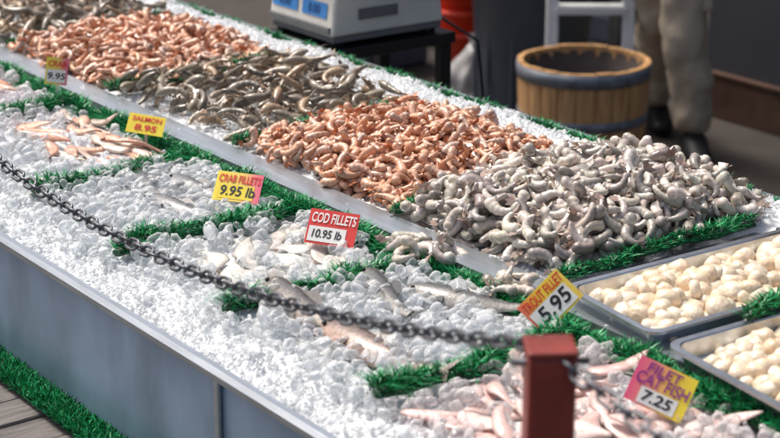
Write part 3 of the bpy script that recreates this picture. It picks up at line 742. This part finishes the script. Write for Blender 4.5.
skin_obj('shirt',[(0,0,1.0),(0,0,1.2),(0,-.01,1.38),(0,0,1.46),(.17,0,1.40),(.24,-.02,1.14),(-.17,0,1.40),(-.24,-.02,1.14)],[(0,1),(1,2),(2,3),(2,4),(4,5),(2,6),(6,7)],[(.15,.11),(.145,.11),(.16,.11),.07,.065,.055,.065,.055],M['shirt'],man)
for sgn in (1,-1):
    skin_obj('forearm',[(.24*sgn,-.02,1.16),(.25*sgn,-.12,.98),(.245*sgn,-.2,.90)],[(0,1),(1,2)],[.042,.034,.026],M['skin'],man)
    hv=[(.245*sgn,-.19,.905),(.245*sgn,-.235,.86)]; he=[(0,1)]
    skin_obj('palm',hv,he,[(.028,.018),(.038,.018)],M['skin'],man)
    for k in range(4):
        b0=(.245*sgn,-.222+(-.024+.016*k)*.7,.85-(.016*k-.024)*.5); L_=[.075,.085,.08,.062][k]
        skin_obj('finger',[b0,(b0[0]-.006*sgn,b0[1]-L_*.28,b0[2]-L_*.42),(b0[0]-.022*sgn,b0[1]-L_*.3,b0[2]-L_*.85)],[(0,1),(1,2)],[.0095,.0085,.007],M['skin'],man)
    skin_obj('thumb',[(.235*sgn,-.225,.885),(.225*sgn,-.27,.87),(.215*sgn,-.29,.84)],[(0,1),(1,2)],[.013,.011,.009],M['skin'],man)
    F_=RF if sgn==1 else LF
    skin_obj('shoe',[(F_[0],F_[1]+.07,.045),(F_[0],F_[1],.045),(F_[0]+.01,F_[1]-.09,.04),(F_[0]+.015,F_[1]-.17,.034),(F_[0],F_[1]+.04,.10)],[(0,1),(1,2),(2,3),(1,4)],[(.045,.04),(.05,.045),(.052,.038),(.045,.03),(.05,.05)],M['shoe'],man,1)
skin_obj('neck',[(0,0,1.44),(0,-.01,1.56)],[(0,1)],[.06,.055],M['skin'],man)
V,T=ico(4); P=V.copy()
for i,p in enumerate(P):
    x,y,z=p; f=1-.22*max(0,-z)*(1 if y<0 else .7); P[i]=(x*.076*f,y*.095*(1-.05*max(0,-z)),1.645+z*.118)
    if y<0:
        nose=math.exp(-((x/.16)**2+((z+.12)/.22)**2)); P[i][1]-=.022*nose
        for ex in (-.4,.4): P[i][1]+=.010*math.exp(-(((x-ex)/.2)**2+((z-.08)/.14)**2))
        P[i][1]-=.006*math.exp(-((x/.3)**2+((z+.5)/.08)**2))
head=trimesh('head',P,T,None,M['skin'],man)
for ex in (-.03,.03):
    b_=Batch(); b_.add(I2[0]*.011+np.array([ex,-.078,1.655]),I2[1],np.array([.7,.7,.7])); b_.build('eye',M['white'],man)
    b_=Batch(); b_.add(I2[0]*.005+np.array([ex,-.087,1.655]),I2[1],np.array([.7,.7,.7])); b_.build('pupil',M['black'],man)
    b_=Batch(); b_.add(I2[0]*np.array([.01,.018,.03])+np.array([ex*2.6,.005,1.645]),I2[1],np.array([.7,.7,.7])); b_.build('ear',M['skin'],man)
b_=Batch(); b_.add(I2[0]*np.array([.024,.008,.006])+np.array([0,-.088,1.585]),I2[1],np.array([.7,.7,.7])); b_.build('mouth',M['redink'],man)
Q=V[:,:]*np.array([.082,.10,.122])+np.array([0,.008,1.655]); keep=(V[:,2]>.35-.9*V[:,1]*1)&((V[:,2]>-.5))
tk=T[keep[T].all(1)]; trimesh('hair',Q,tk,None,M['hair'],man)

# ================================================================ light
W=bpy.data.worlds.new('World'); scene.world=W; W.use_nodes=True; n=W.node_tree
sky=n.nodes.new('ShaderNodeTexSky'); sky.sky_type='NISHITA'; sky.sun_disc=False
EL,AZ=math.radians(60),math.radians(255)
sky.sun_elevation=EL; sky.sun_rotation=AZ; sky.air_density=1.0; sky.dust_density=6; sky.ozone_density=.6
n.links.new(sky.outputs[0],n.nodes['Background'].inputs[0]); n.nodes['Background'].inputs[1].default_value=.15
sl=bpy.data.lights.new('sun','SUN'); sl.energy=3.5; sl.angle=math.radians(16); sl.color=(1,.955,.89)
so=bpy.data.objects.new('sun',sl); COL.objects.link(so)
dirv=Vector((math.sin(AZ)*math.cos(EL),math.cos(AZ)*math.cos(EL),math.sin(EL)))
so.rotation_euler=dirv.to_track_quat('Z','Y').to_euler()

# ================================================================ camera
cd=bpy.data.cameras.new('camera'); cd.sensor_width=36; cd.lens=83.7; cd.clip_start=.05; cd.clip_end=300
cd.dof.use_dof=True; cd.dof.focus_distance=2.95; cd.dof.aperture_fstop=5.6
co=bpy.data.objects.new('camera',cd); COL.objects.link(co); co.location=(0,0,1.9); co.rotation_euler=(math.radians(71.5),0,TH)
scene.camera=co
scene.view_settings.view_transform='Standard'; scene.view_settings.look='None'; scene.view_settings.exposure=0
